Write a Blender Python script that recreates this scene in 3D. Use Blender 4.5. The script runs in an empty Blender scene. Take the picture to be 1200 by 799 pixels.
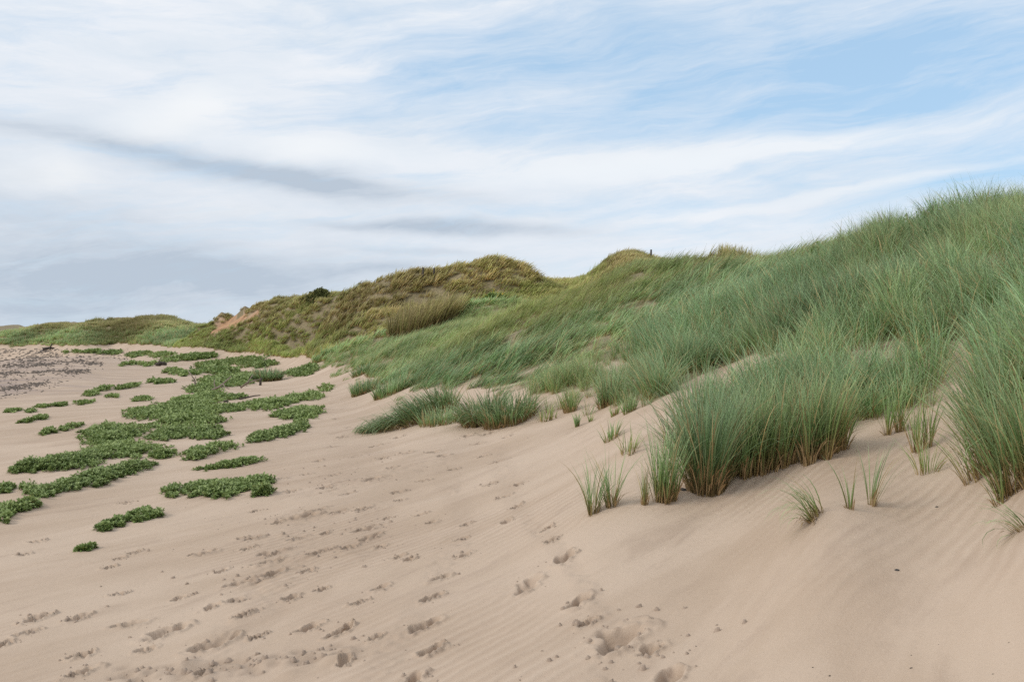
import bpy, math
import numpy as np
rng = np.random.default_rng(7)
S = bpy.context.scene
COL = S.collection
F, CX, CY = 1167.0, 600.0, 396.0      # focal length and horizon used when surveying the place

# ------------------------------------------------------------------ numeric helpers
def sstep(a, b, x):
    t = np.clip((x - a) / (b - a), 0, 1); return t * t * (3 - 2 * t)

def _hash(ix, iy, seed):
    h = (ix.astype(np.int64) * 374761393 + iy.astype(np.int64) * 668265263 + seed * 974634777) & 0xFFFFFFFF
    h = ((h ^ (h >> 13)) * 1274126177) & 0xFFFFFFFF
    return ((h ^ (h >> 16)) & 0xFFFF) / 65535.0

def vnoise(x, y, seed=0):
    ix, iy = np.floor(x), np.floor(y); fx, fy = x - ix, y - iy
    fx = fx * fx * fx * (fx * (fx * 6 - 15) + 10); fy = fy * fy * fy * (fy * (fy * 6 - 15) + 10)
    a = _hash(ix, iy, seed); b = _hash(ix + 1, iy, seed); c = _hash(ix, iy + 1, seed); d = _hash(ix + 1, iy + 1, seed)
    return (a + (b - a) * fx + (c - a) * fy + (a - b - c + d) * fx * fy) * 2 - 1

def fbm(x, y, seed=0, oct=3, gain=.5):
    s = 0; a = 1; n = 0
    for k in range(oct):
        c, q = math.cos(.6 * k + .3), math.sin(.6 * k + .3)
        s = s + a * vnoise((x * c - y * q) * 2 ** k + 17.3 * k, (x * q + y * c) * 2 ** k - 9.1 * k, seed + k); n += a; a *= gain
    return s / n

# ------------------------------------------------------------------ the lie of the land
# survey: bearing (given as column s), distance Y in metres, height Z relative to the eye
CP = []
def P(s, py, Y): CP.append((s, Y, (CY - py) / F * Y))
def Q(s, Y, Z): CP.append((s, Y, Z))
for s, py, Z in [(0,799,-1.95),(200,799,-1.88),(400,799,-1.75),(600,799,-1.6),(800,799,-1.5),(1000,799,-1.38),(1200,799,-1.22),
                 (0,650,-1.97),(200,650,-1.9),(400,650,-1.76),(600,650,-1.56),(800,650,-1.38),(1000,650,-1.12),(1200,650,-.97),
                 (0,570,-1.98),(200,560,-1.92),(400,560,-1.76),(600,560,-1.48),(700,600,-1.33),
                 (0,500,-1.98),(150,500,-1.94),(300,480,-1.86),(500,520,-1.62),(600,510,-1.42),(420,455,-1.6),(350,432,-1.75),
                 (0,450,-1.98),(150,440,-1.95),(250,430,-1.92),(0,425,-1.97),(120,420,-1.95),(200,415,-1.93)]:
    CP.append((s, Z / ((CY - py) / F), Z))
for a in [(1190,610,5.1),(960,600,6.0),(830,570,8.0),(900,545,8.4),(1000,500,8.9),(1100,470,8.9),(1190,560,6.1),
          (1200,500,6.9),(850,480,10.2),(750,500,10.8),(900,450,11.2),(1000,420,11.2),(1100,400,11),(1200,400,8.7),(850,430,14),
          (700,460,16.5),(575,490,17.5),(470,500,18.5),(600,440,21),(700,420,19),(800,400,17),(500,430,28),(450,410,45),(400,432,45),
          (600,380,30),(700,350,28),(500,390,45),(800,340,25),(900,400,14),(900,350,18),(1000,320,17),(1100,300,15),(1200,300,12.5),
          (1100,350,13),
          (1200,256,15),(1130,262,16.5),(1060,276,18),(1010,283,20),(960,296,22),(890,315,26),(845,304,29),(800,310,31),(750,318,36),(700,347,40),(640,359,43),(560,375,47),
          (470,385,52),(575,319,68),(612,317,70),(530,339,66),(540,345,60),(500,338,70),(455,332,80),(420,353,82),(400,380,68),(650,332,72),(730,297,78),(705,311,77),(675,334,75),
          (820,330,78),(350,395,85),(380,351,108),(340,357,115),(300,368,120),(250,378,130),(290,397,110),(230,392,140),
          (350,418,78),(270,413,112),(200,407,175),(0,391,250),(60,386,250),(110,378,250),(145,376,250),(195,376,250),(235,386,240),(0,394,285),(110,384,285),(195,384,285),(240,390,285),(100,391,225),(180,391,215),
          (0,405.5,240),(60,404.5,230),(130,403.5,220),(220,404,180)]: P(*a)
for a in [(1200,25,1.9),(1060,30,1.9),(960,34,1.7),(850,42,1.6),(750,50,1.9),(700,52,1.3),(640,55,1.6),(1200,60,2.5),(1000,60,2.5),(850,58,2.5),
          (600,100,4.5),(730,105,5),(500,105,4),(850,110,4.5),(1200,120,3),(380,140,3),(300,165,2),(500,200,3),(900,250,3),(350,230,3),
          (0,340,3),(120,340,4),(250,340,3),(600,400,3),(1200,400,3),
          (-350,5,-2),(-350,12,-2),(-350,40,-2),(-350,120,-2),(-350,235,-1.8),(-350,260,3),(-350,400,3),
          (1500,3.5,-.7),(1500,6,.2),(1500,10,1.9),(1500,16,2.7),(1500,40,2.6),
          (600,2,-1.55),(0,2,-1.8),(1200,2,-1.25),(-350,2,-1.9),(1500,2,-1.1)]: Q(*a)
for s in (-350, 0, 300, 600, 900, 1200, 1500): Q(s, 1600, -1.0)
CP = np.array(CP)
def _c(s, Y): return np.stack([np.asarray(s) / 260., np.log(Y) * 1.0], -1)
def _k(r2): return .5 * r2 * np.log(r2 + 1e-9)
_X = _c(CP[:, 0], CP[:, 1]); _n = len(_X)
_K = _k(((_X[:, None] - _X[None]) ** 2).sum(-1)) + np.diag(np.where((CP[:, 1] < 14) & (CP[:, 2] < -.9), 6e-3, 2e-4))
_P = np.concatenate([np.ones((_n, 1)), _X], 1)
_A = np.block([[_K, _P], [_P.T, np.zeros((3, 3))]])
_W = np.linalg.solve(_A, np.concatenate([CP[:, 2], np.zeros(3)]))
def base_h(s, Y):
    sh = s.shape
    q = _c(np.clip(s, -350, 1500), np.clip(Y, 2, 1600)).reshape(-1, 2)
    out = np.empty(len(q))
    for i in range(0, len(q), 60000):
        b = q[i:i + 60000]
        out[i:i + 60000] = _k(((b[:, None] - _X[None]) ** 2).sum(-1)) @ _W[:_n] + _W[_n] + b @ _W[_n + 1:]
    return out.reshape(sh)

cols = np.concatenate([np.linspace(-1500, -110, 40), np.linspace(-100, 1300, 880), np.linspace(1310, 2700, 40)])
rows = np.exp(np.concatenate([np.linspace(math.log(1.5), math.log(3.4), 20)[:-1], np.linspace(math.log(3.4), math.log(22), 480)[:-1],
                              np.linspace(math.log(22), math.log(290), 300)[:-1], np.linspace(math.log(290), math.log(1600), 22)]))
SS, YY = np.meshgrid(cols, rows)                       # [row, col]
XX = (SS - CX) / F * YY
H = base_h(SS, YY)
LY = np.log(rows)

# hummocks of the dunes, swells of the sand
def edge_py(s):   # lower limit of the closed marram cover, as seen from the path
    xs = [-400,0,60,130,200,250,273,300,345,360,368,375,400,413,430,440,470,500,530,560,620,650,680,700,745,760,790,830,860,900,960,1000,1040,1080,1105,1130,1150,1200,1600]
    ys = [406,405.5,405,403.5,407,408,413,414,419,417,420,432,434,429,440,452,456,452,456,462,462,468,470,466,466,470,535,566,558,546,536,505,498,482,455,470,530,560,590]
    return np.interp(s, xs, ys)
PYm = CY - H / YY * F
dm = sstep(0, 30, edge_py(SS) - PYm) * (YY > 5)
dm = np.where(YY > 60, sstep(0, 8, edge_py(SS) - PYm), dm)
near = 1 - sstep(35, 60, YY); far = sstep(40, 70, YY)
H = H + dm * near * (.17 * fbm(XX / 2.4, YY / 2.0, 3, 3) + .10 * fbm((XX - .6 * YY) / 5, (YY + .3 * XX) / 2.2, 9, 2) * sstep(14, 24, YY))
H = H + dm * far * (1 - sstep(130, 180, YY)) * (.95 * fbm((XX + .25 * YY) / 11, (YY - .5 * XX) / 5.5, 21, 4, .55) + .3 * fbm(XX / 3., YY / 3., 25, 2) - 3.1 * (1 - sstep(610, 680, SS)) * (np.abs(fbm(XX / 26 + .02 * YY, (YY + .25 * XX) / 8.5, 27, 2)) * 2.2 - .3) * sstep(0, 22, edge_py(SS) - PYm) * sstep(.2, 1.6, H + 1.2))
H = H + dm * sstep(150, 200, YY) * (2.2 * (.38 - np.abs(fbm((XX + .3 * YY) / 17, (YY - .4 * XX) / 26, 31, 3, .6)) * 1.6) * sstep(0, 20, edge_py(SS) - PYm) + .4 * fbm(XX / 5., YY / 12., 33, 2))
# flat beach: long low swells drawn out by the wind, running across the view
sand = 1 - dm
H = H + sand * (1 - .75 * sstep(-1, 1.5, XX)) * (1 - sstep(60, 120, YY)) * (.035 * fbm((XX + 1.1 * YY) / 3.6, (YY - 1.15 * XX) / 1.6, 41, 3) + .05 * fbm((XX + .5 * YY) / 6, (YY - .5 * XX) / 3, 43, 2) * sstep(5, 12, YY))
H = H + sand * (1 - sstep(14, 30, YY)) * .006 * fbm(XX / .35, YY / .3, 47, 3)

def table():
    V = (H / YY)
    return V, np.maximum.accumulate(V, 0)
V, RM = table()
def ground(px, py):
    """where the line of sight (px,py) meets the ground -> X,Y,Z"""
    px = np.atleast_1d(np.asarray(px, float)); py = np.atleast_1d(np.asarray(py, float))
    ci = np.clip(np.searchsorted(cols, px), 1, len(cols) - 1)
    ci = np.where(np.abs(cols[ci - 1] - px) < np.abs(cols[ci] - px), ci - 1, ci)
    v = (CY - py) / F
    out = np.empty((len(px), 3))
    for k, (c, vv) in enumerate(zip(ci, v)):
        top = int(np.argmax(V[:, c]))                          # a sight line just over the skyline stands on the crest
        r = min(max(int(np.searchsorted(RM[:, c], vv)), 1), len(rows) - 1)
        if vv >= V[top, c]: r = top; vv = V[top, c]
        v0, v1 = V[r - 1, c], V[r, c]
        t = min(max((vv - v0) / (v1 - v0 + 1e-12), 0), 1)
        Y = math.exp(LY[r - 1] + t * (LY[r] - LY[r - 1]))
        out[k] = ((px[k] - CX) / F * Y, Y, 0)
    out[:, 2] = hz(out[:, 0], out[:, 1])
    return out
def hz(X, Y):
    s = X / Y * F + CX
    ci = np.clip(np.searchsorted(cols, s) - 1, 0, len(cols) - 2); fs = np.clip((s - cols[ci]) / (cols[ci + 1] - cols[ci]), 0, 1)
    ly = np.log(Y); ri = np.clip(np.searchsorted(LY, ly) - 1, 0, len(LY) - 2); fr = np.clip((ly - LY[ri]) / (LY[ri + 1] - LY[ri]), 0, 1)
    return (H[ri, ci] * (1 - fs) + H[ri, ci + 1] * fs) * (1 - fr) + (H[ri + 1, ci] * (1 - fs) + H[ri + 1, ci + 1] * fs) * fr

# ------------------------------------------------------------------ beach plants: (label, [ellipses of rooted area])
PATCH = [
 ("tiny bright green seedling alone on bare sand, lowest plant on the beach", [(98,644,5,1.5),(106,642,4,1.5)], 5),
 ("small ragged leafy patch tapering to its left tip, above the tiny lone seedling", [(122,619,10,3),(145,611,20,4),(170,603,18,5),(185,604,9,3)], 8),
 ("long bright leafy patch with a pale right end, above the small tapering ragged patch", [(205,577,16,5),(232,574,24,6),(260,575,24,8),(296,568,26,5),(308,578,12,2.5)], 11),
 ("slim flat leafy strip just above the long bright patch", [(275,544,31,3)], 7),
 ("dark domed leafy clump with a pale fringe at its lower left foot", [(250,527,28,5),(230,536,14,2.5)], 10),
 ("grey green leafy patch rising to the right, lying apart right of the dark domed clump", [(310,512,18,3.5),(335,506,22,4),(351,499,9,4)], 9),
 ("large dark leafy hummock pointing left, biggest of the patches at the left", [(32,549,18,4),(65,545,34,7),(100,540,28,8)], 14),
 ("mid green leafy tangle on top of the large dark hummock, upper edge with stray sprigs", [(120,505,22,5),(150,508,24,5),(132,514,30,5)], 10),
 ("sprawling leafy patch between the large dark hummock and the pale right fringe", [(140,527,34,7),(170,531,28,5),(192,534,13,3)], 10),
 ("narrow curved leafy row below the large dark hummock, blunt dark left end", [(56,577,17,5),(85,569,22,5),(120,558,32,6),(152,550,28,5),(116,569,8,2)], 12),
 ("two leafy lobes at the picture's left edge, above the lowest edge clump", [(5,574,13,3.5),(33,574,8,4)], 12),
 ("lowest leafy clump cut by the picture's left edge", [(8,600,18,5),(31,594,13,4),(3,612,7,3)], 13),
 ("low twin leafy sprays lying on open sand above the large dark hummock", [(57,507,9,2),(86,501,16,2.5)], 6),
 ("broad low leafy mat, main lower left lobe of the big mat", [(180,484,27,5),(215,478,30,6)], 8),
 ("leafy mat lobe reaching right into bare sand with a long thin point", [(212,494,44,4.5),(246,495,17,3),(262,480,28,2.5)], 7),
 ("lower leafy lobe of the big mat bordering rippled sand", [(200,509,24,5),(236,507,20,5),(253,511,12,3)], 8),
 ("middle leafy stretch of the big mat, left of the forked driftwood", [(243,467,22,4.5),(222,470,22,3)], 7),
 ("upper leafy stretch of the big mat behind the driftwood branches", [(262,446,24,5),(290,444,20,5),(238,456,18,4)], 6),
 ("far top stretch of the big mat along the dune foot", [(250,429,19,3.5),(282,424,30,3),(304,428,16,2.5),(262,436,20,3)], 5),
 ("small leafy oval in front of the driftwood branches", [(273,466,12,2)], 5),
 ("bushy leafy patch right of the short dark stick", [(318,474,28,4)], 8),
 ("leafy patch below the bushy one, ragged lower edge with one long sprig", [(350,485,25,4.5)], 8),
 ("slender leafy tail climbing right from the bushy patch towards the dune", [(345,468,10,2.5),(365,465,13,3),(382,456,7,3)], 7),
 ("short leafy patch beside the dark driftwood lump", [(202,436,9,2.5),(222,438,13,2)], 4),
 ("thin leafy streak on the sand left of the dark driftwood lump", [(155,427,12,1.2),(180,427,12,1.2)], 3),
 ("long low leafy island left of the forked driftwood, on bare sand", [(194,448,12,1.6),(179,447,8,1.2)], 4),
 ("right end of the far leafy line where it thickens towards the mat", [(190,416,14,1.8),(215,420,24,2.4),(240,418,12,2)], 3.5),
 ("middle of the far leafy line under the distant dunes", [(160,416,16,1.6),(130,414,12,1.3)], 3),
 ("faint left end of the far leafy line under the distant dunes", [(85,412.5,8,1),(106,412.5,12,1)], 2.5),
 ("leafy tuft with upright sprigs, leftmost of the row of small beach patches", [(107,462,8,1.6),(123,456,9,1.5)], 5),
 ("tight rounded little leafy dot among the small beach patches", [(132,465,7,1.4)], 4),
 ("small leafy patch leading a row towards the low island", [(144,455,7,1.4),(155,453,11,1.6)], 4),
 ("small leafy patch on bare sand just left of the big mat's lobe", [(168,468,10,1.6)], 4),
 ("wide flat sprig lying left of the rounded leafy dot", [(98,472.5,11,1.2)], 3),
 ("small leafy spot nearest the seaweed, with a pale rim", [(69,475.5,8,1.5)], 4),
 ("faint leafy spot left of the pale rimmed one", [(49,477,7,1)], 3),
 ("short flat plant at the left end of the small beach patches", [(15,482,8,1.2),(37,482,6,1)], 3),
 ("thin twin sprays below the pale rimmed leafy spot", [(31,494,8,1.2),(48,490,8,1.6)], 4),
 ("small grassy green hump at the dune foot, right of the dark round tussock", [(350,437,17,3),(362,432,10,2)], 6),
]
PATCH = [(l, [(cx, cy, rx * 1.08, ry * (1.3 if cy < 515 else 1.1)) for cx, cy, rx, ry in e], h) for l, e, h in PATCH]
for lab, el, hp in PATCH:
    for (cx, cy, rx, ry) in el:
        c = ground(cx, cy)[0]; a = rx / F * c[1]; b = (ground(cx, cy - ry)[0][1] - ground(cx, cy + ry)[0][1]) / 2
        b = min(b, a * 2.2)
        amp = min(.10, .5 * hp / F * c[1])
        ex = ((XX - c[0]) / (a * 1.25)) ** 2 + ((YY - c[1]) / (b * 1.3 + .1)) ** 2
        H = H + amp * .6 * np.exp(-ex) * (ex < 9)
for (px, py, w) in [(707,600,34),(779,586,26),(826,571,52),(958,605,34),(1021,592,16),(996,596,12),(1150,556,34),(1192,575,44),(1195,616,24),(900,552,60),(955,541,40),(475,500,50),(580,497,60),(737,530,20),(717,514,16)]:
    c = ground(px, py)[0]; a = w / F * c[1]
    ex = ((XX - c[0] - .4 * a) / (a * 1.3)) ** 2 + ((YY - c[1] - .2 * a) / (a * 1.1)) ** 2
    H = H + min(.07, a * .22) * np.exp(-ex) * (ex < 9)
V, RM = table()

# ------------------------------------------------------------------ footprints pressed in the sand
PRINTS = [(546,510,14),(572,507,16),(593,512,9),(560,520,10),(508,529,14),(519,533,14),(566,534,12),(585,540,14),(532,549,12),(457,547,13),(494,563,13),
 (466,576,13),(468,586,10),(576,566,16),(606,568,8),(588,582,16),(605,593,13),(593,610,18),(641,618,14),(647,632,12),(661,652,26),(546,614,10),(540,631,10),
 (543,650,16),(515,677,20),(506,699,24),(496,732,34),(504,761,26),(618,684,40),(679,703,32),(725,745,62),(763,759,26),(783,791,40),(689,729,16),(436,560,22),
 (406,578,14),(424,596,18),(430,618,26),(434,628,26),(406,735,20),(484,795,34),(404,775,12),(506,612,14),(494,602,12),(466,652,14),(446,688,18),
 (350,604,30),(370,597,18),(348,630,16),(317,647,24),(238,647,20),(290,642,10),(373,646,24),(313,657,24),(298,630,14),(285,720,22),(275,702,18),(247,710,18),
 (320,672,26),(300,678,26),(280,682,26),(193,739,36),(250,753,36),(95,787,26),(97,766,20),(42,723,24),(30,740,22),(5,753,12),(42,634,9),(140,695,7),(27,649,10),
 (395,740,28),(363,733,24),(240,787,18),(152,730,24),(90,723,20),(400,512,9),(388,523,10),(372,540,12),(410,500,8),(395,490,8),(420,478,7),(380,570,13),(392,556,12),
 (415,535,12),(440,522,12),(465,512,12),(478,530,12),(448,536,10),(340,575,12),(330,560,10),(360,555,9),(300,598,9),(325,612,12),(282,630,8),(395,600,14),(410,640,16),
 (360,668,16),(340,700,18),(260,668,12),(375,690,14),(420,705,16),(440,745,18),(300,745,16),(170,760,14),(210,700,9),(380,625,12),(445,640,12),(455,606,11),(480,655,10),
 (128,664,7),(139,654,6),(157,647,6),(145,590,7),(148,588,6)]
damp_shade = np.zeros_like(H)  # moist sand in the prints, darkened further to stand in for weak pit shading
CLOD = []
for (px, py, w) in PRINTS:
    c = ground(px, py + w * .05)[0]
    L = min(max(w / F * c[1] * .78, .07), .2)
    ang = rng.normal(.95, .22); age = rng.uniform(.35, 1)
    wd = L * rng.uniform(.38, .6)
    r0, r1 = np.searchsorted(rows, [c[1] - 3 * max(L, .3), c[1] + 3 * max(L, .3)]); c0, c1 = np.searchsorted(cols, [(c[0] - 3 * L) / c[1] * F + CX, (c[0] + 3 * L) / c[1] * F + CX])
    sl = (slice(r0, r1), slice(c0, c1)); x = XX[sl] - c[0]; y = YY[sl] - c[1]
    wob = .35 * vnoise(x / (.4 * L) + px, y / (.4 * L) + py, 5); wob2 = .5 * vnoise(x / .035 + px, y / .035, 6)
    a = (x * math.cos(ang) + y * math.sin(ang)) / L; b = (-x * math.sin(ang) + y * math.cos(ang)) / wd
    d = np.sqrt(a * a + b * b) + wob
    depth = min(.06, .045 + .1 * L) * (.5 + .6 * age) * min(1, L / .05)
    pit = 1 - sstep(.55, 1.0, d)
    rim = np.exp(-((d - 1.2) / .25) ** 2) * (.5 + .5 * sstep(-1, 1, -b + .4 * a)) * (.6 + .8 * wob2)
    H[sl] = H[sl] - depth * pit * (1 + .3 * wob2) + depth * .55 * rim
    damp_shade[sl] = np.maximum(damp_shade[sl], (pit * (.5 + .5 * age) * (.8 + .6 * wob2) + .45 * rim * (wob2 > 0)) * 1.15)
    for k in range(int(3 + 10 * age * rng.random())):
        t = rng.uniform(0, 6.28); rr = rng.uniform(.5, 1.9)
        CLOD.append((c[0] + math.cos(t) * rr * L, c[1] + math.sin(t) * rr * L * .8, abs(rng.normal(.003, .005)) + .002))
# scuffed, trodden track along the foot of the dune
def pdist(px, py, pts):
    best = np.full(px.shape, 1e9)
    for (x0, y0), (x1, y1) in zip(pts[:-1], pts[1:]):
        t = np.clip(((px - x0) * (x1 - x0) + (py - y0) * (y1 - y0)) / ((x1 - x0) ** 2 + (y1 - y0) ** 2), 0, 1)
        best = np.minimum(best, np.hypot(px - x0 - t * (x1 - x0), (py - y0 - t * (y1 - y0)) * 1.6))
    return best
tr = np.zeros_like(H)
for pts, wid in [([(250, 800), (310, 690), (350, 625), (400, 575), (425, 530), (400, 480), (390, 455)], 42), ([(430, 800), (500, 700), (545, 620), (520, 540), (560, 505)], 22), ([(420, 640), (440, 590), (480, 545)], 30), ([(700, 800), (720, 740), (660, 650), (600, 590), (585, 530)], 18)]:
    tr = np.maximum(tr, 1 - sstep(.3, 1.2, pdist(SS, PYm, pts) / wid + .35 * fbm(XX / .5, YY / .8, 53, 2)))
tr *= (YY < 40)
u_ = XX * .6 + YY * .8; v_ = YY * .6 - XX * .8
H = H + tr * (.016 * fbm(u_ / .34, v_ / .16, 57, 3) + .006 * vnoise(XX / .05, YY / .05, 59)) * sstep(0, .4, fbm(u_ / 1.2, v_ / .6, 61, 2) + .25)
# churned strip near the bottom edge
for k in range(170):
    t = rng.random(); px = 140 + 270 * t + rng.normal(0, 10); py = 792 - 26 * t + rng.normal(0, 5)
    c = ground(px, py)[0]; L = rng.uniform(.025, .07)
    r0, r1 = np.searchsorted(rows, [c[1] - 3 * L, c[1] + 3 * L]); c0, c1 = np.searchsorted(cols, [(c[0] - 3 * L) / c[1] * F + CX, (c[0] + 3 * L) / c[1] * F + CX])
    sl = (slice(r0, r1), slice(c0, c1)); ex = ((XX[sl] - c[0]) / L) ** 2 + ((YY[sl] - c[1]) / L) ** 2
    g = np.exp(-ex); sg = rng.choice([-1, 1]); H[sl] += sg * g * L * .22
    damp_shade[sl] = np.maximum(damp_shade[sl], g * (.75 if sg < 0 else .35))
    if k % 2: CLOD.append((c[0] + rng.normal(0, .1), c[1] + rng.normal(0, .05), abs(rng.normal(.007, .007)) + .003))
for (px, py, n, sp) in [(430,615,30,.5),(350,604,20,.3),(310,675,40,.5),(730,765,36,.28),(690,725,14,.2),(405,560,24,.6),(440,540,20,.8)]:
    c = ground(px, py)[0]
    for k in range(n): CLOD.append((c[0] + rng.normal(0, sp), c[1] + rng.normal(0, sp * .6), abs(rng.normal(.006, .006)) + .003))
V, RM = table()
PYm = CY - V * F

# ------------------------------------------------------------------ mesh helpers
def mesh_np(name, co, quads=None, tris=None, attrs=None, smooth=False):
    me = bpy.data.meshes.new(name)
    fl = []; ls = []
    nq = 0 if quads is None else len(quads); nt = 0 if tris is None else len(tris)
    me.vertices.add(len(co)); me.vertices.foreach_set('co', np.ascontiguousarray(co, np.float32).ravel())
    me.loops.add(nq * 4 + nt * 3); me.polygons.add(nq + nt)
    li = np.concatenate([(quads.ravel() if nq else np.empty(0, int)), (tris.ravel() if nt else np.empty(0, int))]).astype(np.int32)
    me.loops.foreach_set('vertex_index', li)
    st = np.concatenate([np.arange(nq) * 4, nq * 4 + np.arange(nt) * 3]).astype(np.int32)
    me.polygons.foreach_set('loop_start', st)
    if smooth: me.polygons.foreach_set('use_smooth', np.ones(nq + nt, bool))
    for k, v in (attrs or {}).items():
        a = me.attributes.new(k, 'FLOAT', 'POINT'); a.data.foreach_set('value', np.ascontiguousarray(v, np.float32))
    me.update(calc_edges=True); me.validate()
    return me
def link(name, me, mat=None, parent=None, loc=None, **props):
    o = bpy.data.objects.new(name, me); COL.objects.link(o)
    if mat: me.materials.append(mat)
    if parent: o.parent = parent
    if loc is not None: o.location = loc
    for k, v in props.items(): o[k] = v
    return o
def empty(name, loc, **props):
    return link(name, None, loc=loc, **props)

# ------------------------------------------------------------------ materials
class NT:
    def __init__(s, tree): s.t = tree
    def n(s, typ, **kw):
        nd = s.t.nodes.new(typ); ins = kw.pop('ins', {})
        for k, v in kw.items(): setattr(nd, k, v)
        for k, v in ins.items(): s.set(nd.inputs[k], v)
        return nd
    def set(s, sock, v):
        if hasattr(v, 'is_output'): s.t.links.new(v, sock)
        else: sock.default_value = v
    def m(s, op, a, b=None, c=None, clamp=False):
        nd = s.t.nodes.new('ShaderNodeMath'); nd.operation = op; nd.use_clamp = clamp
        for i, v in enumerate((a, b, c)):
            if v is not None: s.set(nd.inputs[i], v)
        return nd.outputs[0]
    def mix(s, f, a, b, bt='MIX'):
        nd = s.t.nodes.new('ShaderNodeMix'); nd.data_type = 'RGBA'; nd.blend_type = bt
        s.set(nd.inputs[0], f); s.set(nd.inputs[6], a if hasattr(a, 'is_output') else (*a, 1)); s.set(nd.inputs[7], b if hasattr(b, 'is_output') else (*b, 1))
        return nd.outputs[2]
    def ss(s, x, a, b):
        nd = s.t.nodes.new('ShaderNodeMapRange'); nd.interpolation_type = 'SMOOTHSTEP'
        s.set(nd.inputs[0], x); s.set(nd.inputs[1], a); s.set(nd.inputs[2], b); s.set(nd.inputs[3], 0.); s.set(nd.inputs[4], 1.)
        return nd.outputs[0]
    def noise(s, vec, scale, detail=3, rough=.55, dist=0):
        nd = s.t.nodes.new('ShaderNodeTexNoise'); s.set(nd.inputs['Vector'], vec)
        nd.inputs['Scale'].default_value = scale; nd.inputs['Detail'].default_value = detail; nd.inputs['Roughness'].default_value = rough; nd.inputs['Distortion'].default_value = dist
        return nd.outputs['Fac']
    def mapv(s, vec, scale=(1, 1, 1), rot=(0, 0, 0)):
        nd = s.t.nodes.new('ShaderNodeMapping'); s.set(nd.inputs[0], vec); nd.inputs['Scale'].default_value = scale; nd.inputs['Rotation'].default_value = rot
        return nd.outputs[0]
    def mapr(s, vec, rot, scale):
        return s.mapv(s.mapv(vec, (1, 1, 1), (0, 0, rot)), scale)
    def attr(s, name, typ='GEOMETRY', out='Fac'):
        nd = s.t.nodes.new('ShaderNodeAttribute'); nd.attribute_name = name; nd.attribute_type = typ
        return nd.outputs[out]
def mat(name):
    m = bpy.data.materials.new(name); m.use_nodes = True
    t = m.node_tree; t.nodes.clear(); q = NT(t); out = q.n('ShaderNodeOutputMaterial')
    return m, q, out
def simple(name, c1, c2, scale=20, rough=.85, bump=.3):
    m, q, out = mat(name)
    tc = q.n('ShaderNodeTexCoord').outputs['Object']
    n = q.noise(tc, scale, 4, .65)
    b = q.n('ShaderNodeBsdfPrincipled'); q.set(b.inputs['Base Color'], q.mix(q.ss(n, .3, .7), c1, c2)); b.inputs['Roughness'].default_value = rough
    bp = q.n('ShaderNodeBump'); bp.inputs['Strength'].default_value = bump; bp.inputs['Distance'].default_value = .01; q.set(bp.inputs['Height'], n)
    q.set(b.inputs['Normal'], bp.outputs[0]); q.set(out.inputs[0], b.outputs[0]); return m

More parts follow.
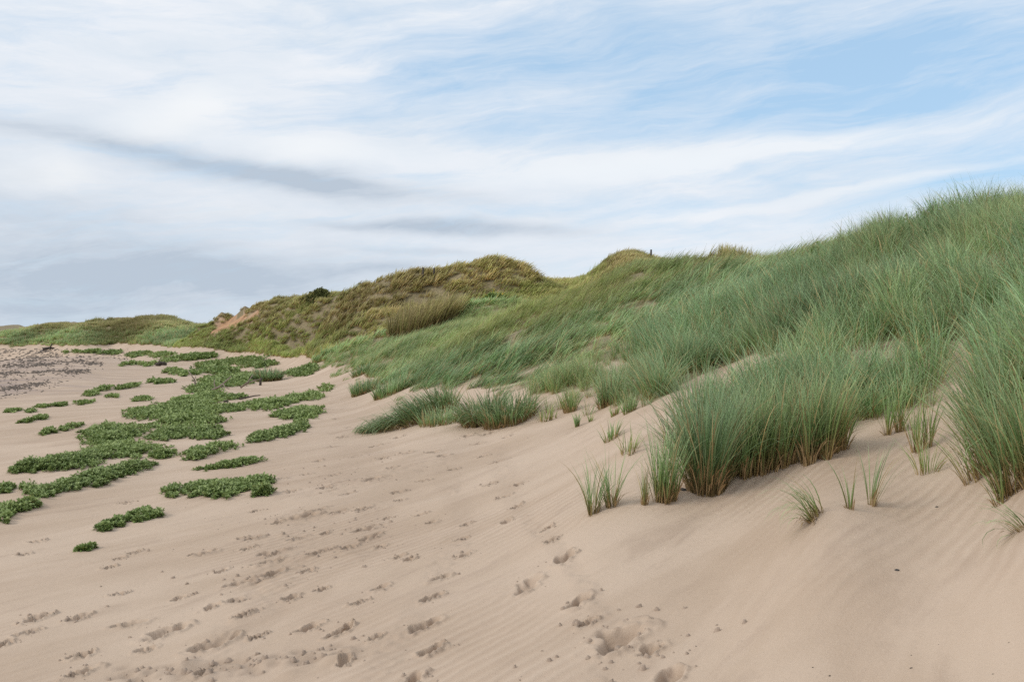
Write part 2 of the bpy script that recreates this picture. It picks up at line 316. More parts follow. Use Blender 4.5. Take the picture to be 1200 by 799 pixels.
def sand_mat():
    m, q, out = mat('sand')
    pos = q.n('ShaderNodeNewGeometry').outputs['Position']
    sep = q.n('ShaderNodeSeparateXYZ'); q.set(sep.inputs[0], pos)
    big = q.noise(q.mapr(pos, -.9, (.35, 1.3, 1)), .8, 4, .6, .5)
    med = q.noise(q.mapr(pos, -.9, (.7, 3., 1)), 1.3, 5, .62, .4)
    fine = q.noise(pos, 160, 3, .8)
    grain = q.noise(pos, 420, 2, .8)
    col = q.mix(q.ss(big, .35, .68), (.545, .42, .318), (.45, .335, .242))
    col = q.mix(q.m('MULTIPLY', q.ss(med, .52, .72), .5), col, (.37, .27, .20))
    pink = q.noise(pos, .55, 3, .5)
    col = q.mix(q.m('MULTIPLY', q.ss(pink, .5, .72), .1), col, (.49, .36, .275))
    col = q.mix(q.m('MULTIPLY', q.ss(fine, .38, .7), .36), col, (.62, .50, .40))
    col = q.mix(q.m('MULTIPLY', q.ss(grain, .55, .75), .5), col, (.20, .15, .12))
    # wind ripples, only where the sand is firm
    wv = q.n('ShaderNodeTexWave', bands_direction='Y', wave_profile='SIN')
    q.set(wv.inputs['Vector'], q.mapv(pos, (1, 1, 0), (0, 0, -.85))); wv.inputs['Scale'].default_value = 3.4; wv.inputs['Distortion'].default_value = 3.5
    wv.inputs['Detail'].default_value = 2; wv.inputs['Detail Scale'].default_value = .8; wv.inputs['Detail Roughness'].default_value = .6
    rm = q.ss(q.noise(pos, .42, 2, .5), .45, .60)
    rip = q.m('MULTIPLY', wv.outputs['Fac'], rm)
    col = q.mix(q.m('MULTIPLY', q.m('MULTIPLY', q.m('SUBTRACT', 1., wv.outputs['Fac']), rm), .22), col, (.33, .22, .15))
    damp_shade = q.attr('damp_shade')
    col = q.mix(q.m('MULTIPLY', damp_shade, .5, clamp=True), col, (.215, .155, .115))  # moist sand colour plus shade painted into the hollows
    # wrack-stained greyer shore
    wr = q.attr('wrack')
    col = q.mix(q.m('MULTIPLY', wr, q.ss(q.noise(q.mapv(pos, (.5, 1, 1)), .7, 4, .6), .3, .7)), col, (.33, .255, .22))
    sc = q.attr('scar')
    col = q.mix(sc, col, q.mix(q.ss(q.noise(pos, .8, 4), .35, .65), (.50, .30, .17), (.33, .19, .11)))
    lit = q.attr('litter')
    tn = q.noise(pos, 7, 4, .7)
    lcol = q.mix(q.ss(tn, .35, .65), (.13, .12, .06), (.26, .21, .12))
    col = q.mix(q.m('MULTIPLY', lit, q.ss(q.m('ADD', lit, q.m('MULTIPLY', q.m('SUBTRACT', tn, .5), 1.2)), .35, .75), clamp=True), col, lcol)
    b = q.n('ShaderNodeBsdfPrincipled'); q.set(b.inputs['Base Color'], col); b.inputs['Roughness'].default_value = .95; b.inputs['Specular IOR Level'].default_value = .15
    hgt = q.m('ADD', q.m('MULTIPLY', rip, .008), q.m('ADD', q.m('MULTIPLY', fine, .0035), q.m('ADD', q.m('MULTIPLY', med, .02), q.m('MULTIPLY', q.noise(pos, 22, 4, .6), .006))))
    bp = q.n('ShaderNodeBump'); bp.inputs['Strength'].default_value = .8; bp.inputs['Distance'].default_value = 1.0; q.set(bp.inputs['Height'], hgt)
    q.set(b.inputs['Normal'], bp.outputs[0]); q.set(out.inputs[0], b.outputs[0]); return m

def grass_mat(name, inst, green=(.165,.30,.105), tip=(.39,.53,.315), base=(.40,.26,.12), dry=(.40,.31,.16), kk=0):
    """h = position along a blade, r = blade random; tint/yel per tussock (0 sea green .. 1 brown)"""
    m, q, out = mat(name)
    h, r = q.attr('h'), q.attr('r')
    if inst:
        tint, yel, shade = q.attr('tint', 'INSTANCER'), q.attr('yel', 'INSTANCER'), q.attr('tone', 'INSTANCER')
    else:
        tint, yel, shade = q.attr('tint', 'OBJECT'), q.attr('yel', 'OBJECT'), q.attr('tone', 'OBJECT')
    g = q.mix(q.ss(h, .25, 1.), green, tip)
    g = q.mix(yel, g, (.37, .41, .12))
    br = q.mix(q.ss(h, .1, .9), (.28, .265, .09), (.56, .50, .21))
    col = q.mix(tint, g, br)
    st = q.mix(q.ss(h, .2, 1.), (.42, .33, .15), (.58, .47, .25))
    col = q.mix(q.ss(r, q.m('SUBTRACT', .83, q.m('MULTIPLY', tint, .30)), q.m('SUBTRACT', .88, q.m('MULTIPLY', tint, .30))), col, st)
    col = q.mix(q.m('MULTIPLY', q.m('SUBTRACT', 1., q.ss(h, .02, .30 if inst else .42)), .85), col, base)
    sc = q.m('MULTIPLY', q.m('ADD', .55, q.m('MULTIPLY', q.m('FRACT', q.m('MULTIPLY', r, 37.7)), .9)), shade)
    col = q.mix(1., col, q.n('ShaderNodeCombineColor', ins={0: sc, 1: sc, 2: sc}).outputs[0], 'MULTIPLY')
    d = q.n('ShaderNodeBsdfPrincipled'); q.set(d.inputs['Base Color'], col); d.inputs['Roughness'].default_value = .5; d.inputs['Specular IOR Level'].default_value = .2
    tr = q.n('ShaderNodeBsdfTranslucent'); q.set(tr.inputs[0], col)
    mx = q.n('ShaderNodeMixShader'); mx.inputs[0].default_value = .42
    q.set(mx.inputs[1], d.outputs[0]); q.set(mx.inputs[2], tr.outputs[0]); q.set(out.inputs[0], mx.outputs[0]); return m
def leaf_mat(name, c1, c2, c3):
    m, q, out = mat(name)
    h, r = q.attr('h'), q.attr('r')
    col = q.mix(q.ss(r, .1, .8), c1, c2); col = q.mix(q.ss(r, .93, .96), col, (.42, .34, .14)); col = q.mix(q.m('MULTIPLY', q.ss(h, .5, 1.), .75), col, c3)
    d = q.n('ShaderNodeBsdfPrincipled'); q.set(d.inputs['Base Color'], col); d.inputs['Roughness'].default_value = .5; d.inputs['Specular IOR Level'].default_value = .2
    tr = q.n('ShaderNodeBsdfTranslucent'); q.set(tr.inputs[0], col)
    mx = q.n('ShaderNodeMixShader'); mx.inputs[0].default_value = .2
    q.set(mx.inputs[1], d.outputs[0]); q.set(mx.inputs[2], tr.outputs[0]); q.set(out.inputs[0], mx.outputs[0]); return m
M_SAND = sand_mat()
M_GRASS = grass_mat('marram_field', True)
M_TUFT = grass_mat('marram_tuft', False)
M_STRAW = simple('straw', (.42, .30, .15), (.26, .16, .08), 30)
M_LEAF = leaf_mat('beach_leaf', (.12, .185, .05), (.225, .31, .09), (.38, .45, .19))
M_LEAF2 = leaf_mat('leafy_green', (.09, .17, .03), (.15, .24, .05), (.22, .30, .08))
M_BUSH = leaf_mat('dark_bush', (.10, .12, .045), (.16, .18, .07), (.24, .25, .10))
M_WOOD = simple('driftwood', (.16, .12, .09), (.30, .25, .20), 25)
M_DARKW = simple('dark_wood', (.035, .028, .022), (.09, .07, .055), 25)
M_WRACK = simple('seaweed', (.075, .055, .04), (.18, .135, .10), 6, .6)
M_STONE = simple('stone', (.35, .33, .30), (.5, .48, .45), 30)
M_DSTONE = simple('dark_stone', (.03, .03, .03), (.07, .065, .06), 40)
M_CLOD = simple('damp_clod', (.30, .225, .17), (.42, .32, .245), 60)
M_YEL = simple('yellow_flower', (.62, .46, .02), (.7, .55, .04), 30)

# ------------------------------------------------------------------ terrain sheets
def in_ell(px, py, e):
    cx, cy, rx, ry, a = e; c, s = math.cos(a), math.sin(a)
    x, y = px - cx, py - cy
    return ((x * c + y * s) / rx) ** 2 + ((-x * s + y * c) / ry) ** 2
SCAR = [(273,377,20,5.5,-.55),(293,372,14,3.5,-.5),(256,386,12,3,-.5)]
BARE = [(1100,372,26,13,-.3),(1128,505,20,50,.1),(866,450,66,17,-.36),(900,430,30,10,-.45),(1122,472,26,60,.2),(845,436,50,6,-.38),(790,470,50,10,-.5),(765,500,40,25,-.6),(1105,361,22,6,-.30),(1118,455,17,42,.15),(1125,510,16,40,-.1),(905,424,22,5,-.4),
        (500,470,14,12,-.3),(548,478,12,14,-.2),(1070,500,20,10,-.3),(700,472,26,6,-.3),(640,470,30,5,-.2),(725,440,26,4,-.5),(668,438,40,4,-.35)]
def grass_density(X, Y, Z):
    px = X / Y * F + CX; py = CY - Z / Y * F
    e = edge_py(px)
    wob = fbm(X / (.35 + .02 * Y), Y / (.35 + .02 * Y), 77, 3)
    soft = np.where(Y > 60, 2.2, 9.)
    d = sstep(-.6, 1., (e - py) / soft + 1.1 * wob)
    hidden = (Y < 5)
    for k, el in enumerate(BARE):
        q = in_ell(px, py, el) + .7 * wob
        m = 1 - sstep(.6, 1.25, q)
        d = d * (1 - m * ((.86 if k in (1, 4) else .97) if k < 13 else .7) * (Y < 40))
    for el in SCAR:
        q = in_ell(px, py, el) + .5 * wob
        d = d * np.where((Y > 90) & (Y < 150), sstep(.8, 1.3, q), 1)
    # thin, half buried cover low on the slope
    thin = (1 - sstep(.7, 1.3, in_ell(px, py, (640, 458, 135, 30, -.12)))) * (Y < 40) * (Y > 9)
    d = d * (1 - .72 * thin * sstep(-.45, .15, fbm(X / 1.1, Y / .9, 81, 2)))
    fringe = sstep(26, 4, py - e) * (py > e - 12) * (px > 400) * (px < 800) * (Y < 50) * (Y > 8) * .16 * sstep(-.3, .3, wob)
    fringe2 = (1 - sstep(.7, 1.2, in_ell(px, py, (1120, 500, 60, 65, .1)))) * .10 * (Y < 13)
    d = np.maximum(d, np.maximum(fringe, fringe2))
    return np.where(hidden, 0, d)
G = grass_density(XX, YY, H)
litter = np.clip(G - .16, 0, 1) * np.where(YY < 12, .75, 1)
hx = np.gradient(H, axis=1); ds = np.gradient(XX, axis=1); hr = np.gradient(H, axis=0); dr = np.gradient(YY, axis=0); dxr = np.gradient(XX, axis=0)
dHdx = hx / ds; dHdy = (hr - dHdx * dxr) / dr
N = np.stack([-dHdx, -dHdy, np.ones_like(H)], -1); N /= np.linalg.norm(N, axis=-1, keepdims=True)
wrack = np.exp(-(((XX / YY * F + CX) + 20) / 150) ** 2) * sstep(28, 40, YY) * (1 - sstep(150, 220, YY)) * (G < .3)
scar = np.zeros_like(H)
for el in SCAR: scar = np.maximum(scar, (1 - sstep(.8, 1.5, in_ell(SS, PYm, el))) * (YY > 90) * (YY < 150))
nr, nc = H.shape
idx = np.arange(nr * nc).reshape(nr, nc)
quads = np.stack([idx[:-1, :-1], idx[:-1, 1:], idx[1:, 1:], idx[1:, :-1]], -1).reshape(-1, 4)
dune = (sstep(-14, 10, edge_py(SS) - PYm) * (YY > 6) > .7) | ((YY > 12) & (H > .6)) | (YY > 262)
zone = np.where(~dune, 0, np.where(YY < 54 + 0 * SS, 1, np.where(YY < 168, 2, 3)))
zone = np.where((zone == 1) & (SS < 430) & (YY > 48), 2, zone)
zf = zone[:-1, :-1].ravel()
co = np.stack([XX, YY, H], -1).reshape(-1, 3); NN = N.reshape(-1, 3)
for z, nm, lab in [(0, 'beach', None), (1, 'dune_hill', None), (2, 'dune_hill', None), (3, 'dune_hill', None)]:
    qq = quads[zf == z]; u, inv = np.unique(qq, return_inverse=True)
    me = mesh_np(nm, co[u], inv.reshape(-1, 4), attrs={'damp_shade': np.clip(damp_shade.ravel()[u] + .18 * tr.ravel()[u], 0, 1.2), 'litter': litter.ravel()[u], 'wrack': wrack.ravel()[u], 'scar': scar.ravel()[u]}, smooth=True)
    me.normals_split_custom_set_from_vertices(NN[u].tolist())
    labs = {0: 'pale sandy beach sloping down from the dunes, pocked with footprints', 1: 'near grassy sand dune rising to the right',
            2: 'middle dunes of olive and straw grass with an orange sand scar', 3: 'distant low green dunes beyond the beach'}
    link(nm, me, M_SAND, kind='structure', label=labs[z], category='beach' if z == 0 else 'dune')

# ------------------------------------------------------------------ blades
def blades(base, az, L, th0, th1, w, ns=4, r=None, twist=None):
    n = len(base); t = np.linspace(0, 1, ns + 1)
    ang = th0[:, None] + (th1 - th0)[:, None] * t[None] ** 1.6
    mid = (ang[:, 1:] + ang[:, :-1]) / 2; seg = (L / ns)[:, None]
    rad = np.concatenate([np.zeros((n, 1)), np.cumsum(np.sin(mid) * seg, 1)], 1); up = np.concatenate([np.zeros((n, 1)), np.cumsum(np.cos(mid) * seg, 1)], 1)
    ca, sa = np.cos(az)[:, None], np.sin(az)[:, None]
    ctr = np.stack([base[:, 0:1] + rad * ca, base[:, 1:2] + rad * sa, base[:, 2:3] + up], -1)
    tw = az + math.pi / 2 + (rng.normal(0, .7, n) if twist is None else twist)
    wd = np.stack([np.cos(tw), np.sin(tw), np.zeros(n)], -1)[:, None, :]
    prof = np.array([.75] + [1.] * (ns - 1) + [.0]) if ns < 4 else np.interp(t, [0, .25, .6, 1], [.7, 1, .8, .06])
    ww = (w[:, None] * prof[None] / 2)[..., None]
    A = ctr - wd * ww; B = ctr + wd * ww
    co = np.stack([A, B], 2).reshape(-1, 3)                    # n, ns+1, 2
    b0 = (np.arange(n) * (ns + 1) * 2)[:, None] + (np.arange(ns) * 2)[None]
    q = np.stack([b0, b0 + 1, b0 + 3, b0 + 2], -1).reshape(-1, 4)
    if r is None: r = rng.random(n)
    return co, q, np.repeat(np.tile(t, (n, 1)).ravel(), 2), np.repeat(r, (ns + 1) * 2)
def proto(name, n, rad, Lm, w, lean, ns=4, spread=.35, droop=.8, seedh=0):
    a = rng.uniform(0, 2 * math.pi, n); rr = rad * np.sqrt(rng.random(n))
    base = np.stack([rr * np.cos(a), rr * np.sin(a), np.full(n, -.05)], -1)
    L = Lm * rng.uniform(.55, 1.12, n)
    vx = np.cos(a) * rr / rad * spread + rng.normal(0, .18, n) + lean[0]; vy = np.sin(a) * rr / rad * spread + rng.normal(0, .18, n) + lean[1]
    th0 = np.hypot(vx, vy) * .55; th1 = th0 + np.abs(rng.normal(droop, .35, n)) * (.35 + np.hypot(vx, vy)); az = np.arctan2(vy, vx)
    co, q, h, r = blades(base, az, L, th0, th1, w * rng.uniform(.6, 1.2, n), ns)
    me = mesh_np(name, co, q, attrs={'h': h, 'r': r}); me.materials.append(M_GRASS); return me
def proto_coll(name, specs):
    c = bpy.data.collections.new(name)
    for i, sp in enumerate(specs):
        o = bpy.data.objects.new('%s_%02d' % (name, i), proto('%s_%02d' % (name, i), **sp)); c.objects.link(o)
    return c
NV = 10
C_NEAR = proto_coll('near_grass', [dict(n=44, rad=.10, Lm=.56 + .06 * (k % 3), w=.0088, lean=(.16 - .06 * (k % 4), .12 * ((k % 3) - 1)), ns=5, spread=.6, droop=1.15) for k in range(NV)])
C_MID = proto_coll('mid_grass', [dict(n=42, rad=.17, Lm=.50, w=.016, lean=(1.05, .2 * ((k % 3) - 1)), ns=4, spread=.4, droop=.9) for k in range(NV)])
C_FAR = proto_coll('far_grass', [dict(n=44, rad=.36, Lm=.62, w=.042, lean=(.95, .1 * ((k % 3) - 1)), ns=3, spread=.35) for k in range(NV)])
C_VFAR = proto_coll('very_far_grass', [dict(n=60, rad=.8, Lm=1.0, w=.08, lean=(.4, 0), ns=2, spread=.4) for k in range(NV)])

def scatter(name, coll, X, Y, Z, scl, rz, tint, yel, tone, tilt=None, **props):
    me = bpy.data.meshes.new(name); n = len(X)
    me.vertices.add(n); me.vertices.foreach_set('co', np.stack([X, Y, Z], -1).astype(np.float32).ravel())
    for k, v in (('scl', scl), ('tint', tint), ('yel', yel), ('tone', tone)):
        me.attributes.new(k, 'FLOAT', 'POINT').data.foreach_set('value', np.asarray(v, np.float32))
    rot = np.zeros((n, 3)); rot[:, 2] = rz
    if tilt is not None: rot[:, :2] = tilt
    me.attributes.new('rot', 'FLOAT_VECTOR', 'POINT').data.foreach_set('vector', rot.astype(np.float32).ravel())
    me.attributes.new('idx', 'INT', 'POINT').data.foreach_set('value', rng.integers(0, NV, n).astype(np.int32))
    o = link(name, me, **props)
    ng = bpy.data.node_groups.new(name, 'GeometryNodeTree')
    ng.interface.new_socket('Geometry', in_out='INPUT', socket_type='NodeSocketGeometry'); ng.interface.new_socket('Geometry', in_out='OUTPUT', socket_type='NodeSocketGeometry')
    gi = ng.nodes.new('NodeGroupInput'); go = ng.nodes.new('NodeGroupOutput')
    ci = ng.nodes.new('GeometryNodeCollectionInfo'); ci.inputs[0].default_value = coll; ci.inputs['Separate Children'].default_value = True; ci.inputs['Reset Children'].default_value = True
    ip = ng.nodes.new('GeometryNodeInstanceOnPoints'); ip.inputs['Pick Instance'].default_value = True
    def na(nm, dt):
        a = ng.nodes.new('GeometryNodeInputNamedAttribute'); a.data_type = dt; a.inputs[0].default_value = nm
        return [s for s in a.outputs if s.enabled and s.name == 'Attribute'][0]
    L = ng.links.new
    m2p = ng.nodes.new('GeometryNodeMeshToPoints'); L(gi.outputs[0], m2p.inputs[0])
    L(m2p.outputs[0], ip.inputs['Points']); L(ci.outputs[0], ip.inputs['Instance']); L(na('idx', 'INT'), ip.inputs['Instance Index'])
    L(na('rot', 'FLOAT_VECTOR'), ip.inputs['Rotation']); L(na('scl', 'FLOAT'), ip.inputs['Scale']); L(ip.outputs[0], go.inputs[0])
    md = o.modifiers.new('scatter', 'NODES'); md.node_group = ng
    return o

def tints(X, Y, Z):
    px = X / Y * F + CX; py = CY - Z / Y * F
    n1 = fbm((X + .3 * Y) / (1.6 + .10 * Y), (Y - .5 * X) / (.7 + .04 * Y), 101, 3); n2 = fbm(X / (.5 + .03 * Y), Y / (.5 + .03 * Y), 111, 3)
    def el(cx, cy, rx, ry, a=0): return np.exp(-in_ell(px, py, (cx, cy, rx, ry, a)))
    tint = .05 + .10 * n2
    tint = tint + .7 * el(850, 303, 50, 9) + .4 * el(1010, 276, 70, 8, -.35) + .2 * el(1180, 252, 60, 8, -.1)
    md = ((Y > 54) & (Y < 168)) * 1.
    # olive brown crown of the middle dunes, greener low flank by the beach
    low = sstep(0, 26, edge_py(px) - py)
    lowline = np.interp(px, [200, 300, 400, 470, 540, 600, 660, 760], [385, 385, 392, 372, 358, 345, 330, 318])
    rd = np.abs(fbm(X / 26 + .02 * Y, (Y + .25 * X) / 8.5, 27, 2)) * 2.2 - .5
    mt = sstep(-4, 16, lowline - py) * (.42 - .6 * rd)  + .5 * n1 + .18 + .25 * n2
    mt = mt + .75 * el(725, 300, 50, 14) + .5 * el(560, 330, 45, 12, -.2) + .5 * el(452, 345, 34, 10, -.2) + .4 * el(495, 368, 30, 16, -.3)
    tint = tint * (1 - md) + md * mt
    fr = (Y >= 168) * 1.
    tint = tint * (1 - fr) + fr * (sstep(394, 381, py) * .62 + .3 * n1)
    yel = .06 + .25 * sstep(.05, .6, n1) + .8 * el(690, 350, 140, 20, -.3) + .2 * el(560, 400, 120, 20, -.2) + .4 * el(880, 305, 70, 10) + .12 * sstep(30, 10, Y) * sstep(0, .5, n2)
    yel = yel + md * (.62 + .3 * n2) + fr * .1
    yel = np.where(Y > 30, yel + .12, yel)
    tone = 1 + .30 * fbm((X + .3 * Y) / (1.8 + .1 * Y), (Y - .5 * X) / (.8 + .04 * Y), 121, 3) + rng.normal(0, .06, len(X))
    tone = tone + fr * .45 * fbm(X / 9, Y / 22, 191, 3) + md * .22 * n2 + .35 * md * el(560, 330, 50, 12, -.2)
    return np.clip(tint, 0, 1), np.clip(yel, 0, .9), np.clip(tone, .6, 1.6)

def visible(X, Y, Z, up, margin):
    s = X / Y * F + CX
    ci = np.clip(np.searchsorted(cols, s), 0, len(cols) - 1); ri = np.clip(np.searchsorted(rows, Y) - 2, 0, len(rows) - 1)
    return (Z + up + margin) / Y > RM[ri, ci]
def field(y0, y1, spacing, u0=-.62, u1=.66, up=.8, margin=1.2, jitter=1):
    nlev = int((y1 ** 2 - y0 ** 2) / 2 * (u1 - u0) / spacing ** 2)
    Y = np.sqrt(rng.uniform(y0 ** 2, y1 ** 2, nlev)); u = rng.uniform(u0, u1, nlev); X = u * Y
    Z = hz(X, Y); s = visible(X, Y, Z, up, margin)
    X, Y, Z = X[s], Y[s], Z[s]
    d = grass_density(X, Y, Z)
    # tussocky: denser and barer spots
    d = d * np.clip(.66 + .95 * fbm(X / (.45 + .02 * Y), Y / (.45 + .02 * Y), 131, 2), .05, 1) if y0 < 40 else d
    k = rng.random(len(X)) < d
    return X[k], Y[k], Z[k]
def put(name, coll, f, scale, rzr, label, clump=0.):
    X, Y, Z = f; t, y, o = tints(X, Y, Z); n = len(X)
    G_ = grass_density(X, Y, Z)
    big = 1 + .38 * fbm(X / 1.3, Y / 1.3, 141, 2)
    sc = scale * big * rng.uniform(.75, 1.2, n) * (.55 + .45 * np.clip(G_, 0, 1))
    rz = rng.normal(0, rzr, n)
    px = X / Y * F + CX
    rz = rz + np.where((Y < 13) & (px > 1090), math.pi * .85, 0)
    print(name, n)
    return scatter(name, coll, X, Y, Z, sc, rz, t, y, o, kind='stuff', label=label, category='grass')
put('dune_grass', C_NEAR, field(5.2, 19, .125), 1.0, .9, 'dense blue green marram grass covering the near slope at the right')
put('dune_grass', C_MID, field(19, 52, .195), 1.12, .3, 'windswept green marram grass on the middle of the long slope', )
put('dune_grass', C_FAR, field(52, 165, .34, margin=1.5), 1.0, .3, 'olive, brown and straw coloured grass over the middle dunes')
put('dune_grass', C_VFAR, field(165, 262, .95, margin=2), 1.0, .6, 'green and brown grass on the distant dunes')

# ------------------------------------------------------------------ single tufts of marram
def tuft(px, py, hpx, wpx, n, label, cat='grass tuft', lean=(0, 0), tint=.05, yel=.15, tone=1., bw=.0058, group='marram tufts standing on bare sand', stems=1, droop=.8, spread=.5, base_r=None, name='marram_tuft', dry=.45, py_off=0, minw=True):
    c = ground(px, py)[0]; Y = c[1]; Lm = hpx / F * Y * 1.06; rad = wpx / F * Y * .5 * (.35 if base_r is None else base_r)
    if minw: bw = max(bw * 1.25, .00105 * Y)
    n = int(n * (1.35 if Y < 10 else 2.2))
    root = empty(name, c, label=label, category=cat, group=group)
    sc = [((i_ / (stems - 1) - .5) * rad * 1.35, rng.normal(0, .4) * rad) for i_ in range(stems)] if stems > 1 else [(0, 0)]
    k = rng.integers(0, stems, n); sc = np.array(sc)
    a = rng.uniform(0, 2 * math.pi, n); rr = rad * np.sqrt(rng.random(n)) * (1 if stems == 1 else .35)
    bx = sc[k, 0] + rr * np.cos(a); by = sc[k, 1] + rr * np.sin(a)
    bz = hz(c[0] + bx, c[1] + by) - c[2] - .03
    base = np.stack([bx, by, bz], -1)
    vx = np.cos(a) * spread * rng.random(n) + rng.normal(0, .12, n) + lean[0]; vy = np.sin(a) * spread * rng.random(n) + rng.normal(0, .12, n) + lean[1]
    mag = np.hypot(vx, vy); th0 = mag * .6; th1 = th0 + np.abs(rng.normal(droop, .35, n)) * (.3 + mag); az = np.arctan2(vy, vx)
    L = Lm * rng.uniform(.5, 1.12, n)
    co, q, h, r = blades(base, az, L, th0, th1, bw * rng.uniform(.6, 1.15, n), 6)
    me = mesh_np('leaves', co, q, attrs={'h': h, 'r': r})
    o = link('leaves', me, M_TUFT, root); o['tint'] = float(tint); o['yel'] = float(yel); o['tone'] = float(tone)
    nd = max(4, int(n * dry)); j = rng.integers(0, n, nd)
    co, q, h, r = blades(base[j] + rng.normal(0, .006, (nd, 3)) * [1, 1, 0], az[j] + rng.normal(0, .4, nd), Lm * rng.uniform(.12, .42, nd), th0[j], th1[j] + rng.normal(.2, .3, nd), bw * rng.uniform(.8, 1.3, nd), 3)
    link('dry_leaves', mesh_np('dry_leaves', co, q), M_STRAW, root)
    return root
LN = 'marram tufts standing on bare sand'
tuft(707,600,76,60,70,'green twin-stemmed grass tuft alone on bare sand, left of the others',stems=2,spread=.45,base_r=.55,droop=.9)
tuft(781,588,100,34,120,'tall narrow grass tuft just left of the big dark tussock',stems=3,spread=.4,base_r=.7,tone=1.02)
tuft(755,591,62,16,18,'thin sparse sprig with pale stems between the twin-stemmed and tall narrow tufts',spread=.35,yel=.4)
tuft(828,573,140,108,300,'big dark green tussock with orange stem bases fronting the grass mass',spread=.62,base_r=.42,tone=.7,yel=.02,bw=.0075,droop=1.)
tuft(958,605,78,60,54,'tuft leaning left with long arching blades drooping onto the sand',lean=(-.8,-.1),spread=.55,base_r=.3,droop=1.6,stems=3)
tuft(996,596,66,16,10,'slender few-bladed sprig between the leaning tuft and the forked one',spread=.25,lean=(-.15,0),base_r=.3)
tuft(1021,592,84,30,16,'slim forked sprig with a thick pale stem foot, right of the slender one',spread=.35,lean=(.2,0),base_r=.25)
tuft(1200,618,70,60,22,'tuft cut by the right picture edge, blades sweeping left over sand',lean=(-1.2,-.1),spread=.4,base_r=.3,droop=1.)
tuft(1150,556,105,60,70,'loose tuft leaning left at the lower corner of the right grass bank',lean=(-.45,0),spread=.4,base_r=.7,stems=3,yel=.3)
tuft(1172,590,60,30,14,'few straw-footed blades in front of the right grass bank',lean=(-.3,0),spread=.4,base_r=.4,yel=.4)
tuft(1083,528,95,40,34,'pale open tuft standing in the sandy hollow between the two grass banks',spread=.4,base_r=.6,yel=.35,stems=2)
tuft(1048,508,78,30,36,'upright grass tuft at the top left lip of the sandy hollow',spread=.35,base_r=.6,stems=2,yel=.2)
tuft(717,514,26,28,24,'small spiky tuft above the twin-stemmed tuft',spread=.7,base_r=.6)
tuft(737,530,34,34,26,'small yellowish tuft with fanned blades, left of the tall narrow tuft',spread=.7,base_r=.6,yel=.45)
tuft(676,500,20,9,12,'tiny lone dark sprig on the upper sand slope',spread=.3,base_r=.5,tone=.9)
tuft(692,494,15,8,7,'tiny faint sprig right of the lone dark one',spread=.4,base_r=.5,yel=.4)
tuft(738,483,28,22,26,'small arching tuft on the upper sand below the grass edge',spread=.6,base_r=.6)
tuft(721,487,18,14,12,'low thin tuft left of the small arching tuft',spread=.5,base_r=.6,yel=.4)
tuft(714,474,40,34,110,'compact dark tussock where the upper grass edge meets the sand',spread=.55,base_r=.7,tone=.92)
tuft(668,482,30,22,36,'thin upright tuft at the grass edge, left of the compact dark tussock',spread=.4,base_r=.7,yel=.35)
tuft(597,494,42,66,230,'rounded dark tussock, right half of the pair on the sand rim',spread=1.,base_r=.9,tone=.78,droop=1.4)
tuft(566,496,48,50,220,'rounded dark tussock, left half of the pair on the sand rim',spread=1.,base_r=.9,tone=.76,droop=1.4,lean=(-.15,0))
tuft(445,503,20,40,190,'low leading tip of the long windswept tussock',spread=.6,base_r=1,tone=.8,droop=1.5,lean=(-1.,0),yel=.25)
tuft(475,497,40,60,280,'front half of the long windswept tussock draped down the sand rim',spread=.8,base_r=1.1,tone=.78,droop=1.6,lean=(-.9,0),yel=.1)
tuft(505,484,40,60,260,'rear crown of the long windswept tussock draped down the sand rim',spread=.9,base_r=1.1,tone=.8,droop=1.5,lean=(-.5,0),yel=.1)
tuft(518,495,20,54,150,'low grey green tussock tucked under the long windswept one',spread=.6,base_r=1,tone=1.)
tuft(428,460,18,36,160,'squat dark tussock set apart at the left foot of the slope',spread=.6,base_r=.9,tone=.85)
tuft(458,462,20,44,150,'squat tussock right of the one set apart at the slope foot',spread=.6,base_r=.9,tone=.95)
tuft(313,446,17,32,260,'round dark green tussock at the right end of the leafy mat',spread=1.,base_r=1.,tone=.8,yel=.1,droop=1.4)
tuft(425,438,12,26,110,'small dark tussock on the grass edge above the slope foot',spread=.6,base_r=.9,tone=.85)
tuft(640,492,22,26,18,'sparse yellowish tuft right of the rounded pair',spread=.5,base_r=.9,yel=.5)
tuft(815,505,80,44,120,'grassy shoulder tuft behind the big dark tussock',spread=.45,base_r=.8)
# front row of the near grass bank
FR = [(872,558,112,'straw-footed tussock directly right of the big dark one'),(892,553,118,'second tussock right of the big dark one in the front row'),
      (908,547,120,'tussock in the middle of the front row of the near bank'),(932,543,118,'yellow-stemmed tussock right of the middle of the front row'),
      (955,539,116,'tussock above the left-leaning tuft, in the front row'),(978,530,110,'last full tussock at the right end of the front row')]
for i, (x, y, hh, lb) in enumerate(FR):
    tuft(x, y, hh, 44, 120, lb, spread=.45, base_r=.75, yel=.12 + .12 * (i % 3), tone=.92 + .05 * (i % 2), group='tussocks in the front row of the near bank', lean=(.03 * (i - 2), 0), stems=3)
for i, (x, y, hh, lb) in enumerate([(1194,572,165,'tall green tussock at the right picture edge with orange stem foot'),(1172,545,150,'tall tussock leaning left beside the edge tussock'),(1164,500,130,'shaggy tussock leaning left above the sandy hollow')]):
    tuft(x, y, hh, 56, 120, lb, spread=.5, base_r=.7, yel=.1, tone=.9, group='tall tussocks of the right bank', lean=(-.4, 0), stems=4, droop=.6)
